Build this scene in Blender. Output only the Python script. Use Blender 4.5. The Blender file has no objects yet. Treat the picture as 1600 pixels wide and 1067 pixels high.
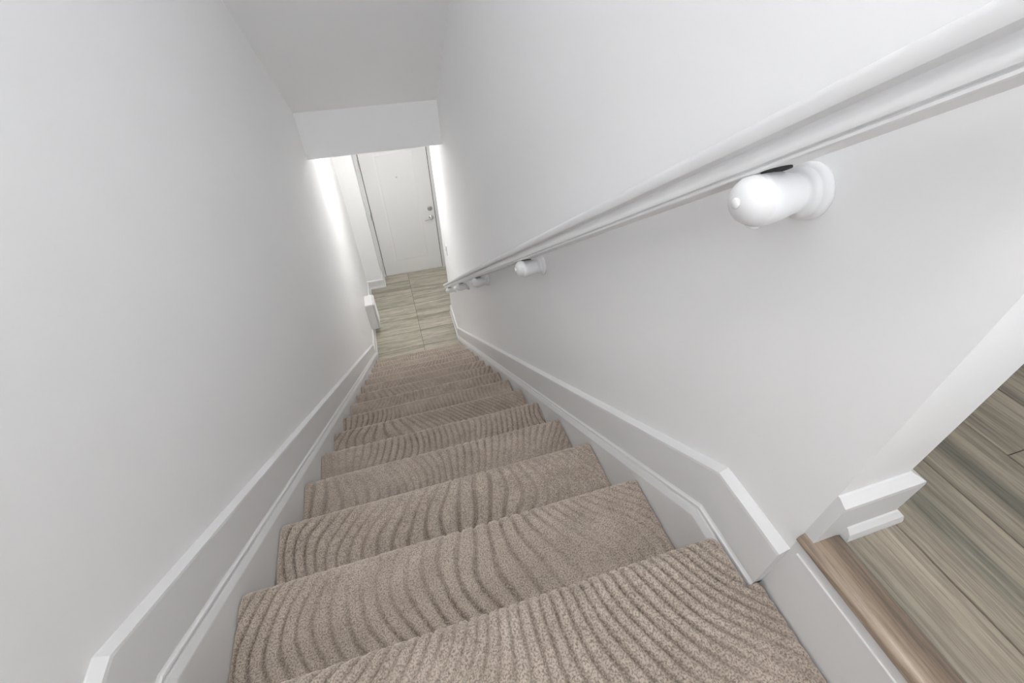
import bpy, bmesh, math, random
import numpy as np
from mathutils import Vector

SC = bpy.context.scene
COL = SC.collection
random.seed(7)

# ------------------------------------------------------------------ measured layout (metres)
RUN, RISE = 0.25, 0.17757          # one step
SL = RISE / RUN                    # pitch of the flight
XL, XR = 0.0, 0.9527               # inner faces of the stringers
WL, WR = -0.03, 0.983              # wall faces left / right
NSTEP = 15                         # carpeted nosings, nosing k at (k*RUN, -k*RISE)
ZF = -2.7287                       # entry floor
ZU = 0.1934                        # upper wood floor
ZTOP = 2.62                        # upper ceiling
YD = 5.536                         # entry door plane
YB, ZB, ZC = 3.4135, -0.309, 0.0112  # bulkhead
YE = -0.087                        # near end of the right wall
WT = 1.108                         # far face of the right wall
YW = 4.385                         # far end of the right wall
YBACK = -1.25

# ------------------------------------------------------------------ camera
cam_d = bpy.data.cameras.new('camera')
cam = bpy.data.objects.new('camera', cam_d)
COL.objects.link(cam)
cam_d.sensor_width = 36.0
cam_d.lens = 693.893 * 36.0 / 1600.0
cam_d.clip_start = 0.01
cam.location = (0.48294, -0.25774, 0.86612)
cam.rotation_euler = (0.840174, 0.0177855, -0.291336)
SC.camera = cam

# ------------------------------------------------------------------ world, exposure
world = bpy.data.worlds.new('world')
SC.world = world
world.use_nodes = True
bg = world.node_tree.nodes['Background']
bg.inputs[0].default_value = (0.93, 0.96, 1.0, 1)
SKY = 7.0
bg.inputs[1].default_value = SKY
SC.view_settings.view_transform = 'Standard'
SC.view_settings.look = 'None'
SC.view_settings.gamma = 1.0
SC.view_settings.exposure = 0.0
SC.view_settings.use_curve_mapping = False
SC.cycles.max_bounces = 11
SC.cycles.diffuse_bounces = 9
SC.cycles.use_denoising = True
SC.cycles.adaptive_threshold = 0.02
UP_LAMP = 29.0      # strength of the lamp over the upper landing
ADDED_LAMP = 8.0     # strength of the unseen lamp added in the upper room for extra light
LOW_LAMP = 54.0     # strength of the lamp over the entry

# ------------------------------------------------------------------ material helpers
def new_mat(name):
    m = bpy.data.materials.new(name)
    m.use_nodes = True
    nt = m.node_tree
    return m, nt, nt.nodes['Principled BSDF']

def N(nt, typ, **kw):
    n = nt.nodes.new(typ)
    for k, v in kw.items():
        if k in ('inputs',):
            for a, b in v.items():
                n.inputs[a].default_value = b
        else:
            setattr(n, k, v)
    return n

def paint(name, col, rough=0.6, bump=0.02, scale=180.0, mottle=0.03, spec=0.3):
    m, nt, b = new_mat(name)
    L = nt.links
    tc = N(nt, 'ShaderNodeTexCoord')
    n1 = N(nt, 'ShaderNodeTexNoise', inputs={'Scale': 3.5, 'Detail': 3.0})
    L.new(tc.outputs['Object'], n1.inputs['Vector'])
    mix = N(nt, 'ShaderNodeMixRGB')
    mix.inputs[1].default_value = (*[c * (1 - mottle) for c in col], 1)
    mix.inputs[2].default_value = (*[min(1, c * (1 + mottle)) for c in col], 1)
    L.new(n1.outputs['Fac'], mix.inputs[0])
    L.new(mix.outputs[0], b.inputs['Base Color'])
    b.inputs['Roughness'].default_value = rough
    b.inputs['Specular IOR Level'].default_value = spec
    n2 = N(nt, 'ShaderNodeTexNoise', inputs={'Scale': scale, 'Detail': 2.0})
    L.new(tc.outputs['Object'], n2.inputs['Vector'])
    bp = N(nt, 'ShaderNodeBump', inputs={'Strength': bump, 'Distance': 0.002})
    L.new(n2.outputs['Fac'], bp.inputs['Height'])
    L.new(bp.outputs['Normal'], b.inputs['Normal'])
    return m

def wood(name, axis, dark, mid, light, rough=0.42, stretch=0.045, scale=22.0, varied=0.10):
    """printed wood grain running along one axis; each board gets its own offset"""
    m, nt, b = new_mat(name)
    L = nt.links
    tc = N(nt, 'ShaderNodeTexCoord')
    geo = N(nt, 'ShaderNodeNewGeometry')
    oi = N(nt, 'ShaderNodeObjectInfo')
    off = N(nt, 'ShaderNodeVectorMath', operation='SCALE')
    comb = N(nt, 'ShaderNodeCombineXYZ')
    L.new(oi.outputs['Random'], comb.inputs[0]); L.new(oi.outputs['Random'], comb.inputs[1])
    L.new(comb.outputs[0], off.inputs[0]); off.inputs['Scale'].default_value = 37.0
    add = N(nt, 'ShaderNodeVectorMath', operation='ADD')
    L.new(tc.outputs['Object'], add.inputs[0]); L.new(off.outputs[0], add.inputs[1])
    mp = N(nt, 'ShaderNodeMapping')
    s = [1.0, 1.0, 1.0]; s['XYZ'.index(axis)] = stretch
    mp.inputs['Scale'].default_value = s
    L.new(add.outputs[0], mp.inputs['Vector'])
    big = N(nt, 'ShaderNodeTexNoise', inputs={'Scale': scale, 'Detail': 3.0, 'Distortion': 0.6})
    fine = N(nt, 'ShaderNodeTexNoise', inputs={'Scale': scale * 8.0, 'Detail': 6.0, 'Roughness': 0.75, 'Distortion': 0.25})
    L.new(mp.outputs[0], big.inputs['Vector']); L.new(mp.outputs[0], fine.inputs['Vector'])
    r1 = N(nt, 'ShaderNodeValToRGB')
    r1.color_ramp.elements[0].position = 0.34; r1.color_ramp.elements[0].color = (*dark, 1)
    r1.color_ramp.elements[1].position = 0.66; r1.color_ramp.elements[1].color = (*light, 1)
    e = r1.color_ramp.elements.new(0.5); e.color = (*mid, 1)
    L.new(big.outputs['Fac'], r1.inputs[0])
    r2 = N(nt, 'ShaderNodeValToRGB')
    r2.color_ramp.elements[0].position = 0.38; r2.color_ramp.elements[0].color = (0.50, 0.49, 0.47, 1)
    r2.color_ramp.elements[1].position = 0.56; r2.color_ramp.elements[1].color = (1.12, 1.11, 1.09, 1)
    L.new(fine.outputs['Fac'], r2.inputs[0])
    mul = N(nt, 'ShaderNodeMixRGB', blend_type='MULTIPLY'); mul.inputs[0].default_value = 0.7
    L.new(r1.outputs[0], mul.inputs[1]); L.new(r2.outputs[0], mul.inputs[2])
    hsv = N(nt, 'ShaderNodeHueSaturation')
    mr = N(nt, 'ShaderNodeMapRange', inputs={'From Min': 0.0, 'From Max': 1.0, 'To Min': 1 - varied, 'To Max': 1 + varied})
    L.new(oi.outputs['Random'], mr.inputs[0]); L.new(mr.outputs[0], hsv.inputs['Value'])
    L.new(mul.outputs[0], hsv.inputs['Color'])
    L.new(hsv.outputs[0], b.inputs['Base Color'])
    b.inputs['Roughness'].default_value = rough
    bp = N(nt, 'ShaderNodeBump', inputs={'Strength': 0.15, 'Distance': 0.001})
    L.new(fine.outputs['Fac'], bp.inputs['Height']); L.new(bp.outputs[0], b.inputs['Normal'])
    return m

def carpet_mat():
    m, nt, b = new_mat('carpet_pile')
    L = nt.links
    tc = N(nt, 'ShaderNodeTexCoord')
    at = N(nt, 'ShaderNodeAttribute', attribute_name='pile')
    tuft = N(nt, 'ShaderNodeTexNoise', inputs={'Scale': 330.0, 'Detail': 3.0, 'Roughness': 0.6})
    loop = N(nt, 'ShaderNodeTexVoronoi', inputs={'Scale': 300.0})
    cloud = N(nt, 'ShaderNodeTexNoise', inputs={'Scale': 16.0, 'Detail': 4.0, 'Roughness': 0.6})
    for n in (tuft, loop, cloud): L.new(tc.outputs['Object'], n.inputs['Vector'])
    rt = N(nt, 'ShaderNodeValToRGB')
    rt.color_ramp.elements[0].position = 0.36; rt.color_ramp.elements[0].color = (0.255, 0.210, 0.173, 1)
    rt.color_ramp.elements[1].position = 0.58; rt.color_ramp.elements[1].color = (0.575, 0.496, 0.430, 1)
    L.new(tuft.outputs['Fac'], rt.inputs[0])
    rl = N(nt, 'ShaderNodeValToRGB')
    rl.color_ramp.elements[0].position = 0.10; rl.color_ramp.elements[0].color = (0.520, 0.447, 0.386, 1)
    rl.color_ramp.elements[1].position = 0.62; rl.color_ramp.elements[1].color = (0.190, 0.153, 0.125, 1)
    L.new(loop.outputs['Distance'], rl.inputs[0])
    mix = N(nt, 'ShaderNodeMixRGB')
    L.new(at.outputs['Fac'], mix.inputs[0]); L.new(rl.outputs[0], mix.inputs[1]); L.new(rt.outputs[0], mix.inputs[2])
    rc = N(nt, 'ShaderNodeValToRGB')
    rc.color_ramp.elements[0].position = 0.3; rc.color_ramp.elements[0].color = (0.86, 0.85, 0.84, 1)
    rc.color_ramp.elements[1].position = 0.7; rc.color_ramp.elements[1].color = (1.08, 1.08, 1.08, 1)
    L.new(cloud.outputs['Fac'], rc.inputs[0])
    mul = N(nt, 'ShaderNodeMixRGB', blend_type='MULTIPLY'); mul.inputs[0].default_value = 1.0
    L.new(mix.outputs[0], mul.inputs[1]); L.new(rc.outputs[0], mul.inputs[2])
    L.new(mul.outputs[0], b.inputs['Base Color'])
    b.inputs['Roughness'].default_value = 0.95
    b.inputs['Specular IOR Level'].default_value = 0.1
    b.inputs['Sheen Weight'].default_value = 0.95
    b.inputs['Sheen Tint'].default_value = (0.88, 0.78, 0.69, 1)
    b.inputs['Sheen Roughness'].default_value = 0.42
    bp = N(nt, 'ShaderNodeBump', inputs={'Strength': 0.7, 'Distance': 0.003})
    L.new(tuft.outputs['Fac'], bp.inputs['Height']); L.new(bp.outputs[0], b.inputs['Normal'])
    return m

def metal(name, col, rough=0.3):
    m, nt, b = new_mat(name)
    tc = N(nt, 'ShaderNodeTexCoord')
    n1 = N(nt, 'ShaderNodeTexNoise', inputs={'Scale': 400.0, 'Detail': 2.0})
    nt.links.new(tc.outputs['Object'], n1.inputs['Vector'])
    mr = N(nt, 'ShaderNodeMapRange', inputs={'To Min': rough * 0.8, 'To Max': rough * 1.2})
    nt.links.new(n1.outputs['Fac'], mr.inputs[0]); nt.links.new(mr.outputs[0], b.inputs['Roughness'])
    b.inputs['Base Color'].default_value = (*col, 1)
    b.inputs['Metallic'].default_value = 1.0
    return m

def emit(name, strength, col=(1, 0.98, 0.95)):
    m, nt, b = new_mat(name)
    b.inputs['Base Color'].default_value = (0.9, 0.9, 0.9, 1)
    b.inputs['Emission Color'].default_value = (*col, 1)
    b.inputs['Emission Strength'].default_value = strength
    return m

def glass(name):
    m, nt, b = new_mat(name)
    L = nt.links
    tr = N(nt, 'ShaderNodeBsdfTransparent'); gl = N(nt, 'ShaderNodeBsdfGlossy', inputs={'Roughness': 0.02})
    fr = N(nt, 'ShaderNodeFresnel', inputs={'IOR': 1.45}); mx = N(nt, 'ShaderNodeMixShader')
    L.new(fr.outputs[0], mx.inputs[0]); L.new(tr.outputs[0], mx.inputs[1]); L.new(gl.outputs[0], mx.inputs[2])
    L.new(mx.outputs[0], nt.nodes['Material Output'].inputs[0])
    return m

M = {
    'glass': glass('added_window_glass'),
    'wall': paint('wall_paint', (0.925, 0.928, 0.935), 0.6, 0.03, 120.0, 0.012),
    'ceil': paint('ceiling_paint', (0.925, 0.928, 0.935), 0.8, 0.03, 150.0, 0.01),
    'trim': paint('trim_gloss_paint', (0.785, 0.788, 0.795), 0.42, 0.02, 60.0, 0.01, 0.22),
    'door': paint('door_paint', (0.84, 0.84, 0.84), 0.38, 0.02, 60.0, 0.01, 0.4),
    'grout': paint('grout', (0.10, 0.095, 0.085), 0.9, 0.1, 300.0, 0.1),
    'sub': paint('subfloor', (0.10, 0.085, 0.07), 0.9, 0.1, 100.0, 0.1),
    'raw': paint('raw_wood_step', (0.45, 0.40, 0.33), 0.8, 0.1, 100.0, 0.05),
    'caulk': paint('caulk_bead', (0.92, 0.92, 0.92), 0.4, 0.02, 100.0, 0.01),
    'plank': wood('plank_wood', 'Y', (0.205, 0.198, 0.165), (0.330, 0.292, 0.238), (0.440, 0.392, 0.320), 0.42, 0.035, 21.0),
    'nosing': wood('nosing_wood', 'Y', (0.180, 0.138, 0.108), (0.310, 0.240, 0.185), (0.400, 0.320, 0.250), 0.28),
    'tile': wood('tile_wood_look', 'X', (0.330, 0.310, 0.245), (0.440, 0.418, 0.345), (0.530, 0.505, 0.430), 0.4, 0.06, 14.0, 0.07),
    'steel': metal('satin_nickel', (0.55, 0.54, 0.52), 0.32),
    'dark': paint('dark_gap', (0.03, 0.03, 0.03), 0.8, 0.02, 50.0, 0.05),
    'heater': paint('heater_enamel', (0.82, 0.815, 0.82), 0.4, 0.01, 60.0, 0.01, 0.4),
    'carpet': carpet_mat(),
}

# ------------------------------------------------------------------ mesh helpers
def link(name, me, mat, parent=None):
    o = bpy.data.objects.new(name, me)
    COL.objects.link(o)
    if mat is not None and len(me.materials) == 0: me.materials.append(mat)
    if parent is not None: o.parent = parent
    return o

def mesh(name, verts, faces, smooth=False, recalc=True):
    me = bpy.data.meshes.new(name)
    me.from_pydata([tuple(v) for v in verts], [], faces)
    if recalc:
        bm = bmesh.new(); bm.from_mesh(me)
        bmesh.ops.recalc_face_normals(bm, faces=bm.faces)
        bm.to_mesh(me); bm.free()
    if smooth:
        me.polygons.foreach_set('use_smooth', [True] * len(me.polygons))
    me.update()
    return me

def box_me(name, x0, x1, y0, y1, z0, z1, bevel=0.0, seg=2):
    bm = bmesh.new()
    bmesh.ops.create_cube(bm, size=1.0)
    for v in bm.verts:
        v.co = Vector((x0 + (v.co.x + .5) * (x1 - x0), y0 + (v.co.y + .5) * (y1 - y0), z0 + (v.co.z + .5) * (z1 - z0)))
    if bevel > 0:
        bmesh.ops.bevel(bm, geom=bm.edges[:], offset=bevel, segments=seg, affect='EDGES')
    me = bpy.data.meshes.new(name); bm.to_mesh(me); bm.free()
    return me

def box(name, x0, x1, y0, y1, z0, z1, mat, parent=None, bevel=0.0):
    return link(name, box_me(name, x0, x1, y0, y1, z0, z1, bevel), mat, parent)

def loft(name, rings, closed=True, cap=True):
    """rings: list of equal-length point loops"""
    n = len(rings[0]); V = [p for r in rings for p in r]; F = []
    for i in range(len(rings) - 1):
        for j in range(n if closed else n - 1):
            k = (j + 1) % n
            F.append((i * n + j, i * n + k, (i + 1) * n + k, (i + 1) * n + j))
    if cap and closed:
        F.append(tuple(range(n))); F.append(tuple(range((len(rings) - 1) * n, len(rings) * n)))
    return mesh(name, V, F)

def lathe(name, prof, origin, axis, seg=32):
    """prof: (distance along axis, radius)"""
    a = Vector(axis).normalized()
    u = a.orthogonal().normalized(); w = a.cross(u)
    o = Vector(origin); rings = []
    for t, r in prof:
        rings.append([o + a * t + (u * math.cos(2 * math.pi * i / seg) + w * math.sin(2 * math.pi * i / seg)) * max(r, 1e-5) for i in range(seg)])
    me = loft(name, rings)
    me.polygons.foreach_set('use_smooth', [True] * len(me.polygons))
    return me

def auto_smooth(me, ang=35):
    me.polygons.foreach_set('use_smooth', [True] * len(me.polygons))
    bm = bmesh.new(); bm.from_mesh(me)
    for e in bm.edges:
        if len(e.link_faces) == 2 and e.calc_face_angle(0) > math.radians(ang): e.smooth = False
    bm.to_mesh(me); bm.free()

def empty(name, loc):
    o = bpy.data.objects.new(name, None); COL.objects.link(o); o.location = loc
    o.empty_display_size = 0.05
    return o

def tag(o, label, cat=None, group=None, kind=None):
    o['label'] = label
    if cat: o['category'] = cat
    if group: o['group'] = group
    if kind: o['kind'] = kind
    return o

def put(o, parent):
    """parent without moving (parent is an unrotated empty)"""
    o.parent = parent
    o.location = o.location - parent.location
    return o

# ------------------------------------------------------------------ room shell
def prism_xy(name, pts, z0, z1):
    return loft(name, [[(x, y, z0) for x, y in pts], [(x, y, z1) for x, y in pts]])

o = box('wall_left', WL - 0.12, WL, YBACK, 5.29, ZF - 0.1, ZTOP + 0.1, M['wall'])
tag(o, 'tall smooth white wall along the stairs, without a handrail', 'wall', kind='structure')

wr = prism_xy('wall_right', [(WR, YE), (WR, 3.67), (WR + 0.005, YW), (WT, YW), (WT, YE)], ZF - 0.1, ZTOP)
o = link('wall_right', wr, M['wall'])
tag(o, 'white stairwell wall that carries the handrail, ending at the wood floor', 'wall', kind='structure')

# sloping ceiling parallel to the flight, up to the upper ceiling
ytop = YB - (ZTOP - ZC) / SL
me = loft('ceiling', [[(x, YB, ZC), (x, ytop, ZTOP), (x, ytop, ZTOP + 0.12), (x, YB + 0.1, ZTOP + 0.12), (x, YB + 0.1, ZC)] for x in (WL, WR)])
o = link('ceiling', me, M['ceil'])
tag(o, 'sloping grey-white ceiling over the stairs, falling towards the entry', 'ceiling', kind='structure')
o = box('wall_bulkhead', WL, WR, YB, YB + 0.12, ZB, ZC + 0.06, M['wall'])
tag(o, 'short white bulkhead wall hanging above the bottom of the stairs', 'wall', kind='structure')
o = box('ceiling_entry', WL, 2.0, YB + 0.12, 5.75, ZB, ZB + 0.1, M['ceil'])
tag(o, 'flat white ceiling above the tiled entry, behind the bulkhead', 'ceiling', kind='structure')

# entry end wall: a forward jog at the left, then the plane of the door
JX = 0.180
me = prism_xy('wall_end', [(WL - 0.12, 5.29), (JX, 5.29), (JX, 5.62), (WL - 0.12, 5.62)], ZF - 0.1, ZB + 0.02)
o = link('wall_end', me, M['wall'])
tag(o, 'narrow white wall beside the hinges of the entry door', 'wall', kind='structure')
DL, DR, DT = 0.2304, 1.0698, ZF + 2.03
o = box('wall_door', 1.135, 2.0, YD - 0.012, YD + 0.1, ZF - 0.1, ZB + 0.02, M['wall'])
tag(o, 'white wall on the handle side of the entry door', 'wall', kind='structure')
o = box('wall_door_head', JX, 1.135, YD - 0.012, YD + 0.1, DT + 0.05, ZB + 0.02, M['wall'])
tag(o, 'white strip of wall above the entry door', 'wall', kind='structure')
o = box('wall_closet', 2.0, 2.1, 4.2, 5.65, ZF - 0.1, ZB + 0.02, M['wall'])
tag(o, 'white side wall of the entry, past the end of the stairwell wall', 'wall', kind='structure')
o = box('wall_closet_return', WT, 2.0, 4.25, YW - 0.005, ZF - 0.1, ZB + 0.02, M['wall'])
tag(o, 'white wall closing the entry behind the stairwell wall', 'wall', kind='structure')

# upper rooms around and behind the camera
WX0, WX1, WZ0, WZ1 = 0.12, 1.32, 0.95, 2.15      # unseen window added behind the camera to brighten the stairwell
bk = empty('wall_back', (0.6, YBACK - 0.05, -0.4))
tag(bk, 'white wall with an added window at the head of the stairs, facing the flight', 'wall', kind='structure')
for (a, b_, c, d) in ((WL - 0.12, WX0, -0.4, ZTOP + 0.1), (WX1, 3.6, -0.4, ZTOP + 0.1), (WX0, WX1, -0.4, WZ0), (WX0, WX1, WZ1, ZTOP + 0.1)):
    put(box('wall_section', a, b_, YBACK - 0.1, YBACK, c, d, M['wall']), bk)
wn = empty('added_window_1', (0.72, YBACK - 0.06, WZ0))
tag(wn, 'unseen white framed window added at the head of the stairs to let light in', 'window', kind='structure')
for (a, b_, c, d) in ((WX0, WX0 + .05, WZ0, WZ1), (WX1 - .05, WX1, WZ0, WZ1), (WX0 + .05, WX1 - .05, WZ0, WZ0 + .05), (WX0 + .05, WX1 - .05, WZ1 - .05, WZ1), (0.70, 0.74, WZ0 + .05, WZ1 - .05)):
    put(box('frame_bar', a, b_, YBACK - 0.085, YBACK - 0.035, c, d, M['trim'], None, 0.003), wn)
for a, b_ in ((WX0 + .05, 0.70), (0.74, WX1 - .05)):
    put(box('pane', a, b_, YBACK - 0.062, YBACK - 0.058, WZ0 + .05, WZ1 - .05, M['glass']), wn)
por_d = bpy.data.lights.new('added_window_portal', 'AREA'); por_d.shape = 'RECTANGLE'; por_d.size = WX1 - WX0; por_d.size_y = WZ1 - WZ0
por_d.cycles.is_portal = True
por = bpy.data.objects.new('added_window_portal', por_d); COL.objects.link(por)
por.location = ((WX0 + WX1) / 2, YBACK - 0.11, (WZ0 + WZ1) / 2); por.rotation_euler = (math.pi / 2, 0, math.pi)
o = box('wall_upper_side', 3.5, 3.6, YBACK, 3.0, ZU - 0.2, ZTOP + 0.1, M['wall'])
tag(o, 'white wall at the far side of the upper wood-floored room', 'wall', kind='structure')
o = box('wall_upper_end', WT, 3.5, 3.0, 3.1, ZU - 0.2, ZTOP + 0.1, M['wall'])
tag(o, 'white end wall of the upper wood-floored room', 'wall', kind='structure')
me = prism_xy('ceiling_upper', [(WL - .12, YBACK), (3.5, YBACK), (3.5, 3.0), (WT - .1, 3.0), (WT - .1, YE), (WR, YE), (WR, ytop), (WL - .12, ytop)], ZTOP, ZTOP + 0.12)
o = link('ceiling_upper', me, M['ceil'])
tag(o, 'flat white ceiling over the upper floor', 'ceiling', kind='structure')

# ------------------------------------------------------------------ entry floor of wood-look tiles
fl = box('floor', WL - 0.1, 2.05, 3.45, 5.64, ZF - 0.12, ZF - 0.0025, M['grout'])
tag(fl, 'entry floor of pale olive wood-look tiles in front of the door', 'floor', kind='structure')
ys = [3.58, 3.872, 4.163, 4.448, 4.742, 5.03, 5.32, 5.53]
xs = [WL, 0.541, 1.143, 2.0]
for i in range(len(xs) - 1):
    for j in range(len(ys) - 1):
        x0, x1, y0, y1 = xs[i], xs[i + 1], ys[j], ys[j + 1]
        if x0 > 1.0 and y0 < 4.2: continue
        if x0 < 0 and y0 > 5.1: x0 = WL if y0 < 5.2 else JX - 0.02
        g = 0.0019
        box('tile', x0 + g, x1 - g, y0 + g, y1 - g, ZF - 0.009, ZF, M['tile'], fl, 0.0008)

# ------------------------------------------------------------------ upper floor of planks
fu = empty('floor', (0, 0, 0))
fu.name = 'floor.001'
tag(fu, 'upper floor of weathered grey-brown wood planks beside the top of the stairs', 'floor', kind='structure')
me = prism_xy('subfloor', [(WR + 0.02, YBACK), (3.5, YBACK), (3.5, 3.0), (WT, 3.0), (WT, YE), (WR + 0.02, YE)], ZU - 0.16, ZU - 0.0095)
link('subfloor', me, M['sub'], fu)
seam = [1.030, 1.127, 1.272] + [1.417 + 0.145 * i for i in range(0, 14)] + [3.499]
starts = {2: -0.55, 3: -0.079, 4: -0.62, 5: -0.3, 6: -0.9, 7: -0.1, 8: -0.7, 9: -0.4, 10: -1.0, 11: -0.2, 12: -0.8, 13: -0.35, 14: -0.95, 15: -0.15, 16: -0.6}
for i in range(len(seam) - 1):
    x0, x1 = seam[i], seam[i + 1]
    ylim0, ylim1 = YBACK, (YE if x0 < WT - 0.01 and x1 <= WT else 2.999)
    cuts = [ylim0]
    c = starts.get(i, 9.0)
    while c < ylim1:
        if c > ylim0 + 0.05: cuts.append(c)
        c += 1.22
    cuts.append(ylim1)
    for a, b_ in zip(cuts[:-1], cuts[1:]):
        if b_ - a < 0.02: continue
        xa = x0
        pieces = [(xa, x1, a, b_)]
        if x0 < WT < x1 and b_ > YE:       # board notched around the wall end
            pieces = [(x0, x1, a, YE), ] if a < YE else []
            pieces.append((WT, x1, max(a, YE), b_))
        for (p0, p1, q0, q1) in pieces:
            g = 0.0007
            box('plank', p0 + g, p1 - g, q0 + g * (q0 > YBACK), q1 - g, ZU - 0.009, ZU, M['plank'], fu, 0.0008)

# bullnose strip at the edge of the wood floor
prof = []
XN0, XN1, TH = 0.974, 1.0295, 0.026
for i in range(9):
    a = math.pi * (0.5 + i / 8.0)
    prof.append((XN0 + TH / 2 + math.cos(a) * TH / 2, ZU + 0.004 - TH / 2 + math.sin(a) * TH / 2))
prof = [(XN1, ZU - 0.022), (XN1, ZU + 0.0005), (XN1 - 0.006, ZU + 0.004)] + prof
me = loft('trim_1', [[(x, y, z) for x, z in prof] for y in (YBACK, YE - 0.001)])
auto_smooth(me, 40)
o = link('trim_1', me, M['nosing'])
tag(o, 'rounded reddish-brown wooden nosing strip edging the plank floor', 'nosing', kind='structure')

# white riser below that nosing
rs = empty('trim_2', (0.99, -0.6, 0.0))
tag(rs, 'white painted riser board below the wooden nosing, with a caulk line', 'riser', kind='structure')
put(box('riser_board', WR, WR + 0.03, YBACK, YE, -0.25, ZU - 0.023, M['trim']), rs)
put(box('lower_board', WR - 0.0025, WR, YBACK, YE - 0.012, -0.05, 0.1485, M['trim'], None, 0.0004), rs)
put(box('caulk_line', WR - 0.0030, WR + 0.001, YBACK, YE - 0.012, 0.1485, 0.1496, M['caulk']), rs)

# ------------------------------------------------------------------ stair skirting boards
def skirt_profile(top, b0, b1, low):
    """(protrusion from wall, height) from the top edge down; board, grooved bead, then stringer"""
    return [(0.0, top + 0.007), (0.003, top + 0.006), (0.0165, top - 0.003), (0.0175, top - 0.009),
            (0.0175, b0 + 0.006), (0.0195, b0 + 0.002), (0.0225, b0 - 0.0005), (0.0232, b0 - 0.005), (0.0195, b0 - 0.0085),
            (0.0195, b0 - 0.011), (0.0235, b0 - 0.0135), (0.0275, b1 + 0.010), (0.0296, b1 + 0.004), (0.030, b1), (0.030, low), (0.0, low)]

def skirt_rings(side, prof, ystations, kink=0.066):
    rings = []
    for y in ystations:
        base = -SL * max(y, kink)
        rings.append([((WL + t) if side < 0 else (WR - t), y, max(ZF - 0.002, base + h)) for t, h in prof])
    return rings

def split_skirt(root, side, top, b0, b1, y0, y1):
    """upper board, bead and stringer as three parts of one skirting"""
    P = skirt_profile(top, b0, b1, -0.27)
    ysn = [y0, 0.066, y1]
    boardp = P[:5] + [(0.0175, b0 - 0.004), (0.0, b0 - 0.004)]
    beadp = [(0.0, b0 + 0.0055)] + P[4:14] + [(0.0, b1)]
    strp = [(0.0, b1 + 0.0), (0.030, b1 + 0.0), (0.030, -0.27), (0.0, -0.27)]
    for nm, pr in (('board', boardp), ('bead', beadp), ('stringer', strp)):
        me = loft(nm, skirt_rings(side, pr, ysn))
        put(link(nm, me, M['trim']), root)

bl = empty('baseboard_left', (WL, 1.9, -1.4))
tag(bl, 'white moulded skirting running down the stairs on the wall without handrail', 'skirting', kind='structure')
split_skirt(bl, -1, 0.193, 0.068, 0.034, YBACK, 3.80)
br = empty('baseboard_right', (WR, 1.9, -1.4))
tag(br, 'white moulded skirting running down the stairs below the handrail', 'skirting', kind='structure')
split_skirt(br, 1, 0.181, 0.055, 0.020, YE - 0.001, 3.84)

# ------------------------------------------------------------------ horizontal baseboards
def base_profile(h=0.122, shoe=0.026):
    return ([(0.0, h + 0.002), (0.003, h + 0.002), (0.0165, h - 0.006), (0.0175, h - 0.012), (0.0175, 0.0), (0.0, 0.0)],
            [(0.0165, shoe), (0.0200, shoe - 0.001), (0.0270, shoe * 0.62), (0.0295, shoe * 0.25), (0.0300, 0.0), (0.0165, 0.0)])

def run_base(name, path, z, label, h=0.122, shoe=0.026, nshoe=True, shoe_path=None, inside=1):
    """path: plan polyline; the room is on the left of the direction of travel (inside=1)"""
    root = empty(name, (path[0][0], path[0][1], z))
    tag(root, label, 'baseboard', kind='structure')
    bp, sp = base_profile(h, shoe)
    for nm, pr, pth in (('board', bp, path), ('shoe_moulding', sp, shoe_path or path)):
        if nm != 'board' and not nshoe: continue
        rings = []
        P = [Vector(p) for p in pth]
        for i, p in enumerate(P):
            d0 = (P[i] - P[i - 1]).normalized() if i > 0 else (P[1] - P[0]).normalized()
            d1 = (P[i + 1] - P[i]).normalized() if i < len(P) - 1 else d0
            n0 = Vector((-d0.y, d0.x)) * inside; n1 = Vector((-d1.y, d1.x)) * inside
            m = (n0 + n1); m = m / max(0.2, m.dot(n0))
            rings.append([(p.x + m.x * t, p.y + m.y * t, z + hh) for t, hh in pr])
        put(link(nm, loft(nm, rings), M['trim']), root)
    return root

run_base('baseboard_entry', [(WL, 3.80), (WL, 5.29), (JX, 5.29), (JX, YD - 0.002)], ZF,
         'low white baseboard stepping around the corner beside the entry door hinges', inside=-1)
run_base('baseboard_corner', [(WR + 0.001, 3.80), (WR + 0.005, YW), (WT, YW)], ZF,
         'short white baseboard at the bottom end of the handrail wall', inside=1)
run_base('baseboard_landing', [(WR, YE), (WT, YE), (WT, 2.999)], ZU,
         'short white baseboard wrapping the wall end on the plank floor', h=0.108, shoe=0.024,
         shoe_path=[(1.032, YE), (WT, YE), (WT, 2.999)], inside=-1)

# ------------------------------------------------------------------ the flight of carpeted steps
def pile_height(x, s, seed):
    """sculpted wave pattern: stripes that wander and fork (0 = low loop, 1 = high cut pile)"""
    r = np.random.RandomState(seed)
    ph = x / 0.028
    for amp, fx, fs in ((2.2, 0.42, 0.80), (1.5, 0.75, 1.6), (0.22, 2.1, 2.6), (0.06, 6.0, 5.0)):
        a, b = r.uniform(0, 6.28, 2)
        ph = ph + amp * np.sin(6.28 * (fx * x + fs * s) + a) + amp * 0.8 * np.sin(6.28 * (-fx * 0.8 * x + fs * 1.15 * s) + b)
    h = 0.5 + 0.5 * np.sin(2 * np.pi * ph)
    h = np.clip((h - 0.05) / 0.28, 0, 1)
    h = h * h * (3 - 2 * h)
    # the low ribs fade in and out
    a, b = r.uniform(0, 6.28, 2)
    fade = 0.5 + 0.5 * np.sin(7.3 * x + 5.0 * s + a) * np.sin(3.1 * x - 11.0 * s + b)
    h = 1 - (1 - h) * (0.15 + 0.85 * np.clip(fade * 1.25, 0, 1))
    return h

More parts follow.
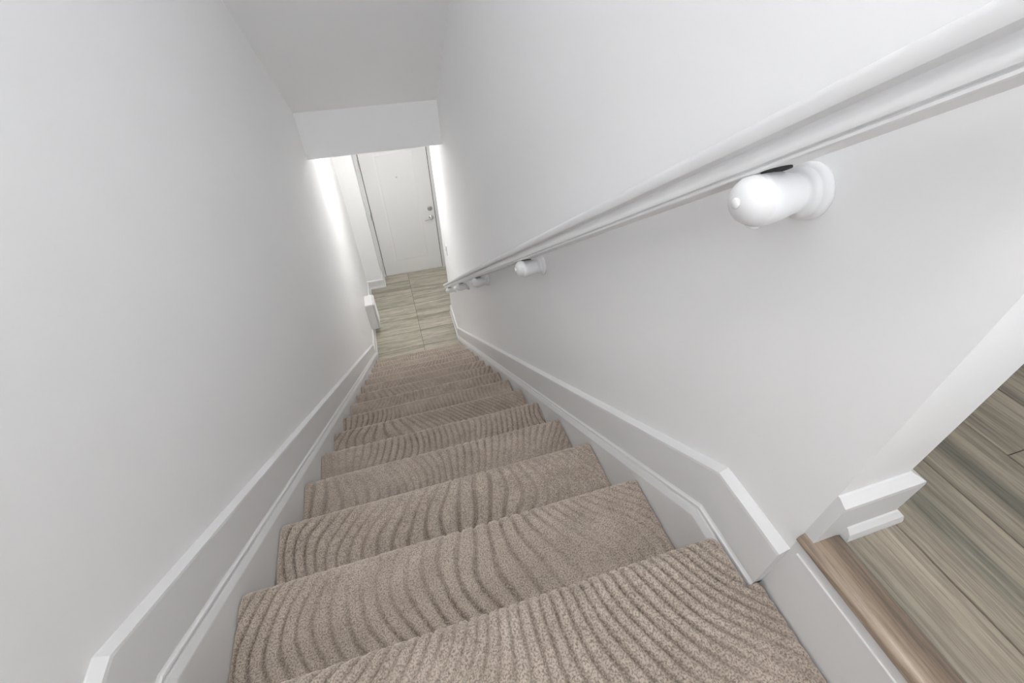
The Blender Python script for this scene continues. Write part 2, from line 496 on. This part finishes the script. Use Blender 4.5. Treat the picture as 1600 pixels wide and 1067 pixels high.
CT = 0.0115     # carpet thickness over the step
def carpet_mesh(k, x0, x1, back, seed, step):
    """profile from the back of the tread, over the rounded nosing, under it and down the riser"""
    yk, zk = k * RUN, -k * RISE
    top = zk + (0.004 if k else 0.018); nose = yk + 0.008; rad = 0.023
    bot = zk - RISE + 0.004 if k < NSTEP - 1 else ZF
    P = []
    L1 = (nose - rad) - back
    n = max(6, int(L1 / step))
    for i in range(n): P.append((back + L1 * i / n, top, 0.0, 1.0))
    na = 11
    for i in range(na + 1):
        a = math.pi / 2 * (1 - i / na * 1.55)
        P.append((nose - rad + rad * math.cos(a), top - rad + rad * math.sin(a), math.cos(a), math.sin(a)))
    ye, ze = P[-1][0], P[-1][1]
    yr = nose - 0.024
    m = 8
    for i in range(1, m + 1):
        t = i / m
        P.append((ye + (yr - ye) * min(1, t * 2.5), ze + (bot - ze) * t, 1.0, 0.0))
    P = np.array(P)
    seg = np.hypot(np.diff(P[:, 0]), np.diff(P[:, 1]))
    s = np.concatenate([[0], np.cumsum(seg)])
    nx = int((x1 - x0) / step) + 1
    X = np.linspace(x0, x1, nx)
    XX, SS = np.meshgrid(X, s)
    H = pile_height(XX, SS + 0.31 * k, seed)
    rr = np.random.RandomState(seed + 99)
    jit = rr.normal(0, 0.0004, XX.shape)
    disp = (H - 0.85) * 0.0060 + jit
    edge = np.minimum(XX - x0, x1 - XX)
    if k == 0: edge = np.where((P[:, 0][:, None] < YE - 0.004) & (XX > 0.5), 1.0, edge)
    disp = disp - 0.006 * np.clip(1 - edge / 0.008, 0, 1) ** 2     # the pile rolls over at the cut edges
    Y = P[:, 0][:, None] + P[:, 2][:, None] * disp
    Z = P[:, 1][:, None] + P[:, 3][:, None] * disp
    V = np.stack([XX, Y, Z], -1).reshape(-1, 3)
    # backing loop (the underside, so that the carpet has thickness)
    nr = len(P)
    idx = np.arange(nr * nx).reshape(nr, nx)
    F = np.stack([idx[:-1, :-1], idx[:-1, 1:], idx[1:, 1:], idx[1:, :-1]], -1).reshape(-1, 4)
    under = np.stack([P[:, 0] - P[:, 2] * CT, P[:, 1] - P[:, 3] * CT], -1)
    base = len(V)
    U = [(x0, u[0], u[1]) for u in under] + [(x1, u[0], u[1]) for u in under]
    Fs = [tuple(int(q) for q in f) for f in F]
    for i in range(nr - 1):
        Fs.append((int(idx[i, 0]), int(idx[i + 1, 0]), base + i + 1, base + i))
        Fs.append((int(idx[i + 1, -1]), int(idx[i, -1]), base + nr + i, base + nr + i + 1))
    me = bpy.data.meshes.new('carpet')
    me.from_pydata([tuple(v) for v in V.tolist()] + U, [], Fs)
    me.polygons.foreach_set('use_smooth', [True] * len(me.polygons))
    at = me.attributes.new('pile', 'FLOAT', 'POINT')
    at.data.foreach_set('value', np.concatenate([H.reshape(-1), np.full(len(U), 0.2)]).astype(np.float32))
    # faces were laid with the pile side outwards
    bm = bmesh.new(); bm.from_mesh(me); bm.normal_update()
    bm.faces.ensure_lookup_table()
    if bm.faces[0].normal.z < 0: bmesh.ops.reverse_faces(bm, faces=bm.faces[:])
    bm.to_mesh(me); bm.free()
    me.update()
    return me

stairs = empty('carpeted_staircase', (0.476, 1.9, ZF))
tag(stairs, 'long straight flight of steps covered in taupe carpet with a sculpted wave pattern', 'staircase')
for k in range(NSTEP):
    yk, zk = k * RUN, -k * RISE
    x0, x1 = XL, XR
    bot = zk - RISE - 0.02 if k < NSTEP - 1 else ZF
    back = yk - RUN - 0.035
    if k == 0: back = YBACK
    # wooden step under the carpet: tread board with nosing on a riser
    tz = zk + (0.004 if k else 0.018) - CT; yn = yk + 0.007 - CT
    prof = [(back, tz), (yn - 0.012, tz), (yn - 0.001, tz - 0.005), (yn, tz - 0.014), (yn - 0.006, tz - 0.022), (yn - 0.030, tz - 0.024), (yn - 0.030, bot), (back, bot)]
    e = 0.0015
    sx1 = x1 - e if k else WR - 0.008
    sx0 = x0 + e
    me = loft('step', [[(x, y, z) for y, z in prof] for x in ((sx0, sx1) if k else (sx0, x1 - e))])
    st = put(link('step', me, M['raw']), stairs)
    step = 0.0032 if k < 3 else (0.005 if k < 7 else 0.008)
    me = carpet_mesh(k, x0 + 0.001, (x1 - 0.001), back + 0.004 if k else -0.60, 11 + k, step)
    c = link('carpet', me, M['carpet'], st)
# the strip of landing carpet beside the riser board
xs0, xs1, yy0, yy1 = XR - 0.001, WR - 0.007, -0.60, YE - 0.003
nx, ny = 10, 170
X = np.linspace(xs0, xs1, nx); Yv = np.linspace(yy0, yy1, ny)
XX, YY = np.meshgrid(X, Yv)
H = pile_height(XX, YY - (-0.60), 11)
Z = 0.018 + (H - 0.85) * 0.0060 - 0.004 * np.clip(1 - (xs1 - XX) / 0.008, 0, 1) ** 2
V = np.stack([XX, YY, Z], -1).reshape(-1, 3).tolist()
idx = np.arange(nx * ny).reshape(ny, nx)
F = [(int(idx[j, i]), int(idx[j, i + 1]), int(idx[j + 1, i + 1]), int(idx[j + 1, i])) for j in range(ny - 1) for i in range(nx - 1)]
nb = len(V)
rim = [int(q) for q in idx[0, :]] + [int(q) for q in idx[1:, -1]] + [int(q) for q in idx[-1, -2::-1]]
V += [(V[q][0], V[q][1], 0.004) for q in rim]
for i in range(len(rim) - 1): F.append((rim[i], nb + i, nb + i + 1, rim[i + 1]))
me = bpy.data.meshes.new('carpet_edge_strip'); me.from_pydata([tuple(v) for v in V], [], F)
me.polygons.foreach_set('use_smooth', [True] * len(me.polygons))
at = me.attributes.new('pile', 'FLOAT', 'POINT')
at.data.foreach_set('value', np.concatenate([H.reshape(-1), np.full(len(rim), 0.2)]).astype(np.float32))
put(link('carpet_edge_strip', me, M['carpet']), stairs)
put(box('landing_edge_board', XR - 0.002, WR - 0.007, YBACK, YE - 0.003, -0.05, 0.006, M['raw']), stairs)

# ------------------------------------------------------------------ handrail
rail_root = empty('handrail', (WR, 2.0, -0.9))
tag(rail_root, 'long white moulded wooden handrail on turned brackets along the stairs', 'handrail')
ca = math.cos(math.atan(SL))
RZ = 0.772                                   # vertical offset of the underside above the nosing line
# profile: x, height above underside (vertical measure)
left = [(0.898, 0.0), (0.8965, 0.0015), (0.8965, 0.0050), (0.8990, 0.0062), (0.8990, 0.0075), (0.8955, 0.0092), (0.8948, 0.0125), (0.8950, 0.0165),
        (0.8962, 0.0215), (0.8985, 0.0270), (0.9000, 0.0315), (0.9000, 0.0345), (0.8975, 0.0362),
        (0.8920, 0.0374), (0.8892, 0.0392), (0.8880, 0.0430), (0.8880, 0.0540), (0.8890, 0.0585), (0.8920, 0.0625), (0.8990, 0.0655), (0.9090, 0.0670)]
xc = 0.9185
ring = left + [(xc, 0.0675)] + [(2 * xc - x, h) for x, h in reversed(left)]
Y0R, Y1R = -0.075, 4.02
rr = []
for y in (Y0R, Y1R):
    rr.append([(x, y, -SL * y + RZ + h) for x, h in ring])
me = loft('rail', rr); auto_smooth(me, 28)
put(link('rail', me, M['trim']), rail_root)

def bracket(y):
    za = -SL * y + 0.7370
    o0 = (WR, y, za)
    ax = (-1, 0, 0)
    b_ = empty('bracket', (WR, y, za)); b_.parent = None
    prof = [(0.0, 0.0), (0.0, 0.0345), (0.004, 0.0350), (0.0095, 0.0340), (0.0120, 0.0312), (0.0128, 0.0300), (0.0150, 0.0310), (0.0185, 0.0308), (0.0215, 0.0290), (0.0232, 0.0260),
            (0.0240, 0.0238), (0.027, 0.0236), (0.034, 0.0252), (0.044, 0.0278), (0.055, 0.0303), (0.066, 0.0318), (0.076, 0.0320), (0.0805, 0.0312),
            (0.0815, 0.0298), (0.0830, 0.0294), (0.0900, 0.0278), (0.0970, 0.0240), (0.1020, 0.0190), (0.1050, 0.0130), (0.1062, 0.0070), (0.1065, 0.0)]
    me = lathe('bracket', prof, (0, 0, 0), ax, 40)
    # saddle: flatten the top where the rail sits
    lim = RZ - 0.7370
    for v in me.vertices:
        if -0.094 < v.co.x < -0.036:
            zmax = lim - 0.0006 - SL * v.co.y
            if v.co.z > zmax: v.co.z = zmax
    return me, b_

br_me, br_e = bracket(0.0)
bpy.data.objects.remove(br_e)
plug_me = lathe('screw_plug', [(0.0, 0.0), (0.0, 0.0068), (0.0028, 0.0068), (0.0042, 0.0050), (0.0044, 0.0)], (0, 0, 0), (-1, 0, 0), 20)
sad_me = lathe('rail_screw', [(0.0, 0.0), (0.0, 0.0085), (0.0030, 0.0085), (0.0042, 0.0070), (0.0044, 0.0)], (0, 0, 0), (0, 0, -1), 20)
gap_shade_me = lathe('gap_shade', [(0.0, 0.0), (0.0, 0.017), (0.0028, 0.017), (0.0028, 0.0)], (0, 0, 0), (0, 0, 1), 24)
for y in (0.147, 1.066, 2.020, 2.80, 3.66):
    za = -SL * y + 0.7370
    b_ = link('bracket', br_me, M['trim'])
    b_.location = (WR, y, za); put(b_, rail_root)
    q = link('screw_plug', plug_me, M['trim'], b_); q.location = (-0.1055, 0, 0)
    q = link('rail_screw', sad_me, M['trim'], b_); q.location = (-0.070, 0.0, -0.0322)
    q = link('gap_shade', gap_shade_me, M['dark'], b_); q.location = (-0.0645, 0, 0.0322)  # near-black disc stands in for the shaded gap under the rail
    q.rotation_euler = (-math.atan(SL), 0, 0)

# ------------------------------------------------------------------ entry door
door = empty('door_1', ((DL + DR) / 2, YD, ZF))
tag(door, 'closed white entry door with embossed panel, peephole, deadbolt and lever handle', 'door', kind='structure')
put(box('door_leaf', DL + 0.0035, DR - 0.0035, YD, YD + 0.045, ZF + 0.014, DT, M['door'], None, 0.0012), door)
def frame_ring(name, x0, x1, z0, z1, w, hgt):
    """raised picture-frame moulding on the leaf"""
    rings = []
    for (x, z, dx, dz) in ((x0, z0, 1, 1), (x1, z0, -1, 1), (x1, z1, -1, -1), (x0, z1, 1, -1), (x0, z0, 1, 1)):
        rings.append([(x + dx * t, YD + 0.001 - hh, z + dz * t) for t, hh in ((0, 0), (w * .25, hgt * .8), (w * .5, hgt), (w * .8, hgt * .45), (w, 0.0))])
    return loft(name, rings, closed=False, cap=False)
me = frame_ring('panel_moulding', 0.405, 0.885, ZF + 0.225, ZF + 1.715, 0.040, 0.005); auto_smooth(me, 50)
put(link('panel_moulding', me, M['door']), door)
put(box('raised_panel', 0.455, 0.835, YD - 0.0015, YD + 0.003, ZF + 0.275, ZF + 1.665, M['door'], None, 0.0035), door)
for z in (-1.095, -1.808, -2.509):
    h = put(box('hinge', DL - 0.007, DL + 0.010, YD - 0.012, YD + 0.004, z - 0.052, z + 0.052, M['steel'], None, 0.002), door)
put(link('peephole', lathe('peephole', [(0, 0), (0, 0.010), (0.003, 0.0095), (0.004, 0.006), (0.0025, 0.0055), (0.0025, 0)], (0.646, YD + 0.001, -1.318), (0, -1, 0), 20), M['steel']), door)
db = put(link('deadbolt', lathe('deadbolt', [(0, 0), (0, 0.033), (0.004, 0.034), (0.010, 0.031), (0.013, 0.026), (0.0135, 0)], (1.005, YD + 0.001, -1.792), (0, -1, 0), 28), M['steel']), door)
q = box('thumb_turn', 1.005 - 0.004, 1.005 + 0.004, YD - 0.030, YD - 0.011, -1.792 - 0.017, -1.792 + 0.017, M['steel'], None, 0.0025)
q.parent = db
lv = put(link('lever_handle', lathe('lever_handle', [(0, 0), (0, 0.033), (0.004, 0.034), (0.011, 0.030), (0.013, 0.013), (0.045, 0.011), (0.052, 0.010), (0.053, 0)], (1.004, YD + 0.001, -1.922), (0, -1, 0), 28), M['steel']), door)
rings = []
for i, (dx, rad) in enumerate(((0.012, 0.008), (0.0, 0.0105), (-0.03, 0.0095), (-0.065, 0.0085), (-0.092, 0.0080), (-0.100, 0.004))):
    rings.append([(1.004 + dx, YD - 0.045 + 0.55 * rad * math.cos(a) + 0.006 * (dx / 0.1), -1.922 + rad * math.sin(a) - 0.12 * abs(dx)) for a in [2 * math.pi * j / 14 for j in range(14)]])
me = loft('lever', rings); auto_smooth(me, 60)
q = link('lever', me, M['steel']); q.parent = lv
for ob in (db, lv):        # children of meshes that sit at the door's own offset
    for ch in ob.children: ch.location = (0, 0, 0)
for xa, xb in ((DL, DL + 0.0075), (DR - 0.0075, DR)):
    put(box('seal_strip', xa, xb, YD - 0.0008, YD + 0.04, ZF + 0.01, DT, M['dark']), door)
# frame: jambs, head, dark rebate behind the gap, sill
put(box('jamb', JX + 0.001, DL, YD - 0.010, YD + 0.10, ZF, DT + 0.05, M['trim']), door)
put(box('jamb', DR, 1.134, YD - 0.010, YD + 0.10, ZF, DT + 0.05, M['trim']), door)
put(box('head_jamb', DL, DR, YD - 0.010, YD + 0.10, DT + 0.003, DT + 0.05, M['trim']), door)
put(box('weather_strip', DL, DR, YD + 0.046, YD + 0.06, ZF + 0.002, DT + 0.003, M['dark']), door)
put(box('door_sweep', DL + 0.004, DR - 0.004, YD - 0.004, YD + 0.02, ZF + 0.004, ZF + 0.022, M['trim'], None, 0.002), door)
put(box('threshold', DL, DR, YD - 0.012, YD + 0.09, ZF - 0.001, ZF + 0.004, M['tile']), door)

# ------------------------------------------------------------------ wall heater box in the entry
ht = empty('wall_heater', (0.02, 4.33, ZF + 0.09))
tag(ht, 'small white box heater mounted low on the wall by the bottom of the stairs', 'heater')
HX = 0.074
put(box('housing', WL, HX, 4.222, 4.440, ZF + 0.10, -2.262, M['heater'], None, 0.006), ht)
put(box('front_grille', HX - 0.001, HX + 0.005, 4.232, 4.430, ZF + 0.12, -2.272, M['heater'], None, 0.004), ht)
for i in range(9):
    z = ZF + 0.15 + i * 0.031
    put(box('louvre', HX + 0.004, HX + 0.0075, 4.245, 4.417, z, z + 0.012, M['heater'], None, 0.001), ht)
put(box('seam_line', HX - 0.0125, HX - 0.0105, 4.2215, 4.4405, ZF + 0.11, -2.2612, M['dark']), ht)

# ------------------------------------------------------------------ light switch on the end of the handrail wall
sw = empty('light_switch', (WR, 4.05, -1.62))
tag(sw, 'small white light switch on the handrail wall near the entry door', 'switch')
put(box('plate', WR - 0.004, WR + 0.006, 4.015, 4.085, -1.66, -1.545, M['trim'], None, 0.002), sw)
put(box('toggle', WR - 0.011, WR - 0.003, 4.044, 4.056, -1.615, -1.590, M['trim'], None, 0.002), sw)

# ------------------------------------------------------------------ lamps
def ceiling_lamp(x, y, z, r, strength, label, drop=0.0):
    root = empty('ceiling_lamp', (x, y, z))
    tag(root, label, 'lamp')
    if drop: link('stem', lathe('stem', [(-drop, 0), (-drop, 0.05), (-drop + 0.02, 0.05), (-drop + 0.025, 0.012), (0, 0.012), (0, 0)], (0, 0, 0), (0, 0, -1), 24), M['trim'], root)
    me = lathe('base', [(0, 0), (0, r * 1.06), (0.012, r * 1.06), (0.016, r * 1.02), (0.016, 0)], (0, 0, 0), (0, 0, -1), 40)
    link('base', me, M['trim'], root)
    pr = [(0.016, 0)] + [(0.016, r)] + [(0.016 + r * 0.42 * math.sin(a), r * math.cos(a)) for a in [math.pi / 2 * i / 8 for i in range(1, 9)]]
    me = lathe('diffuser', pr, (0, 0, 0), (0, 0, -1), 40)
    link('diffuser', me, emit('lamp_glass', strength), root)
    return root
ceiling_lamp(0.35, -0.42, ZTOP, 0.20, UP_LAMP, 'round white ceiling lamp above the head of the stairs')
ceiling_lamp(1.75, -0.45, ZTOP, 0.20, ADDED_LAMP, 'unseen round white ceiling lamp added over the upper plank floor for extra light')
ceiling_lamp(0.52, 4.28, ZB - 0.05, 0.15, LOW_LAMP, 'round white ceiling lamp over the tiled entry behind the bulkhead', 0.05)
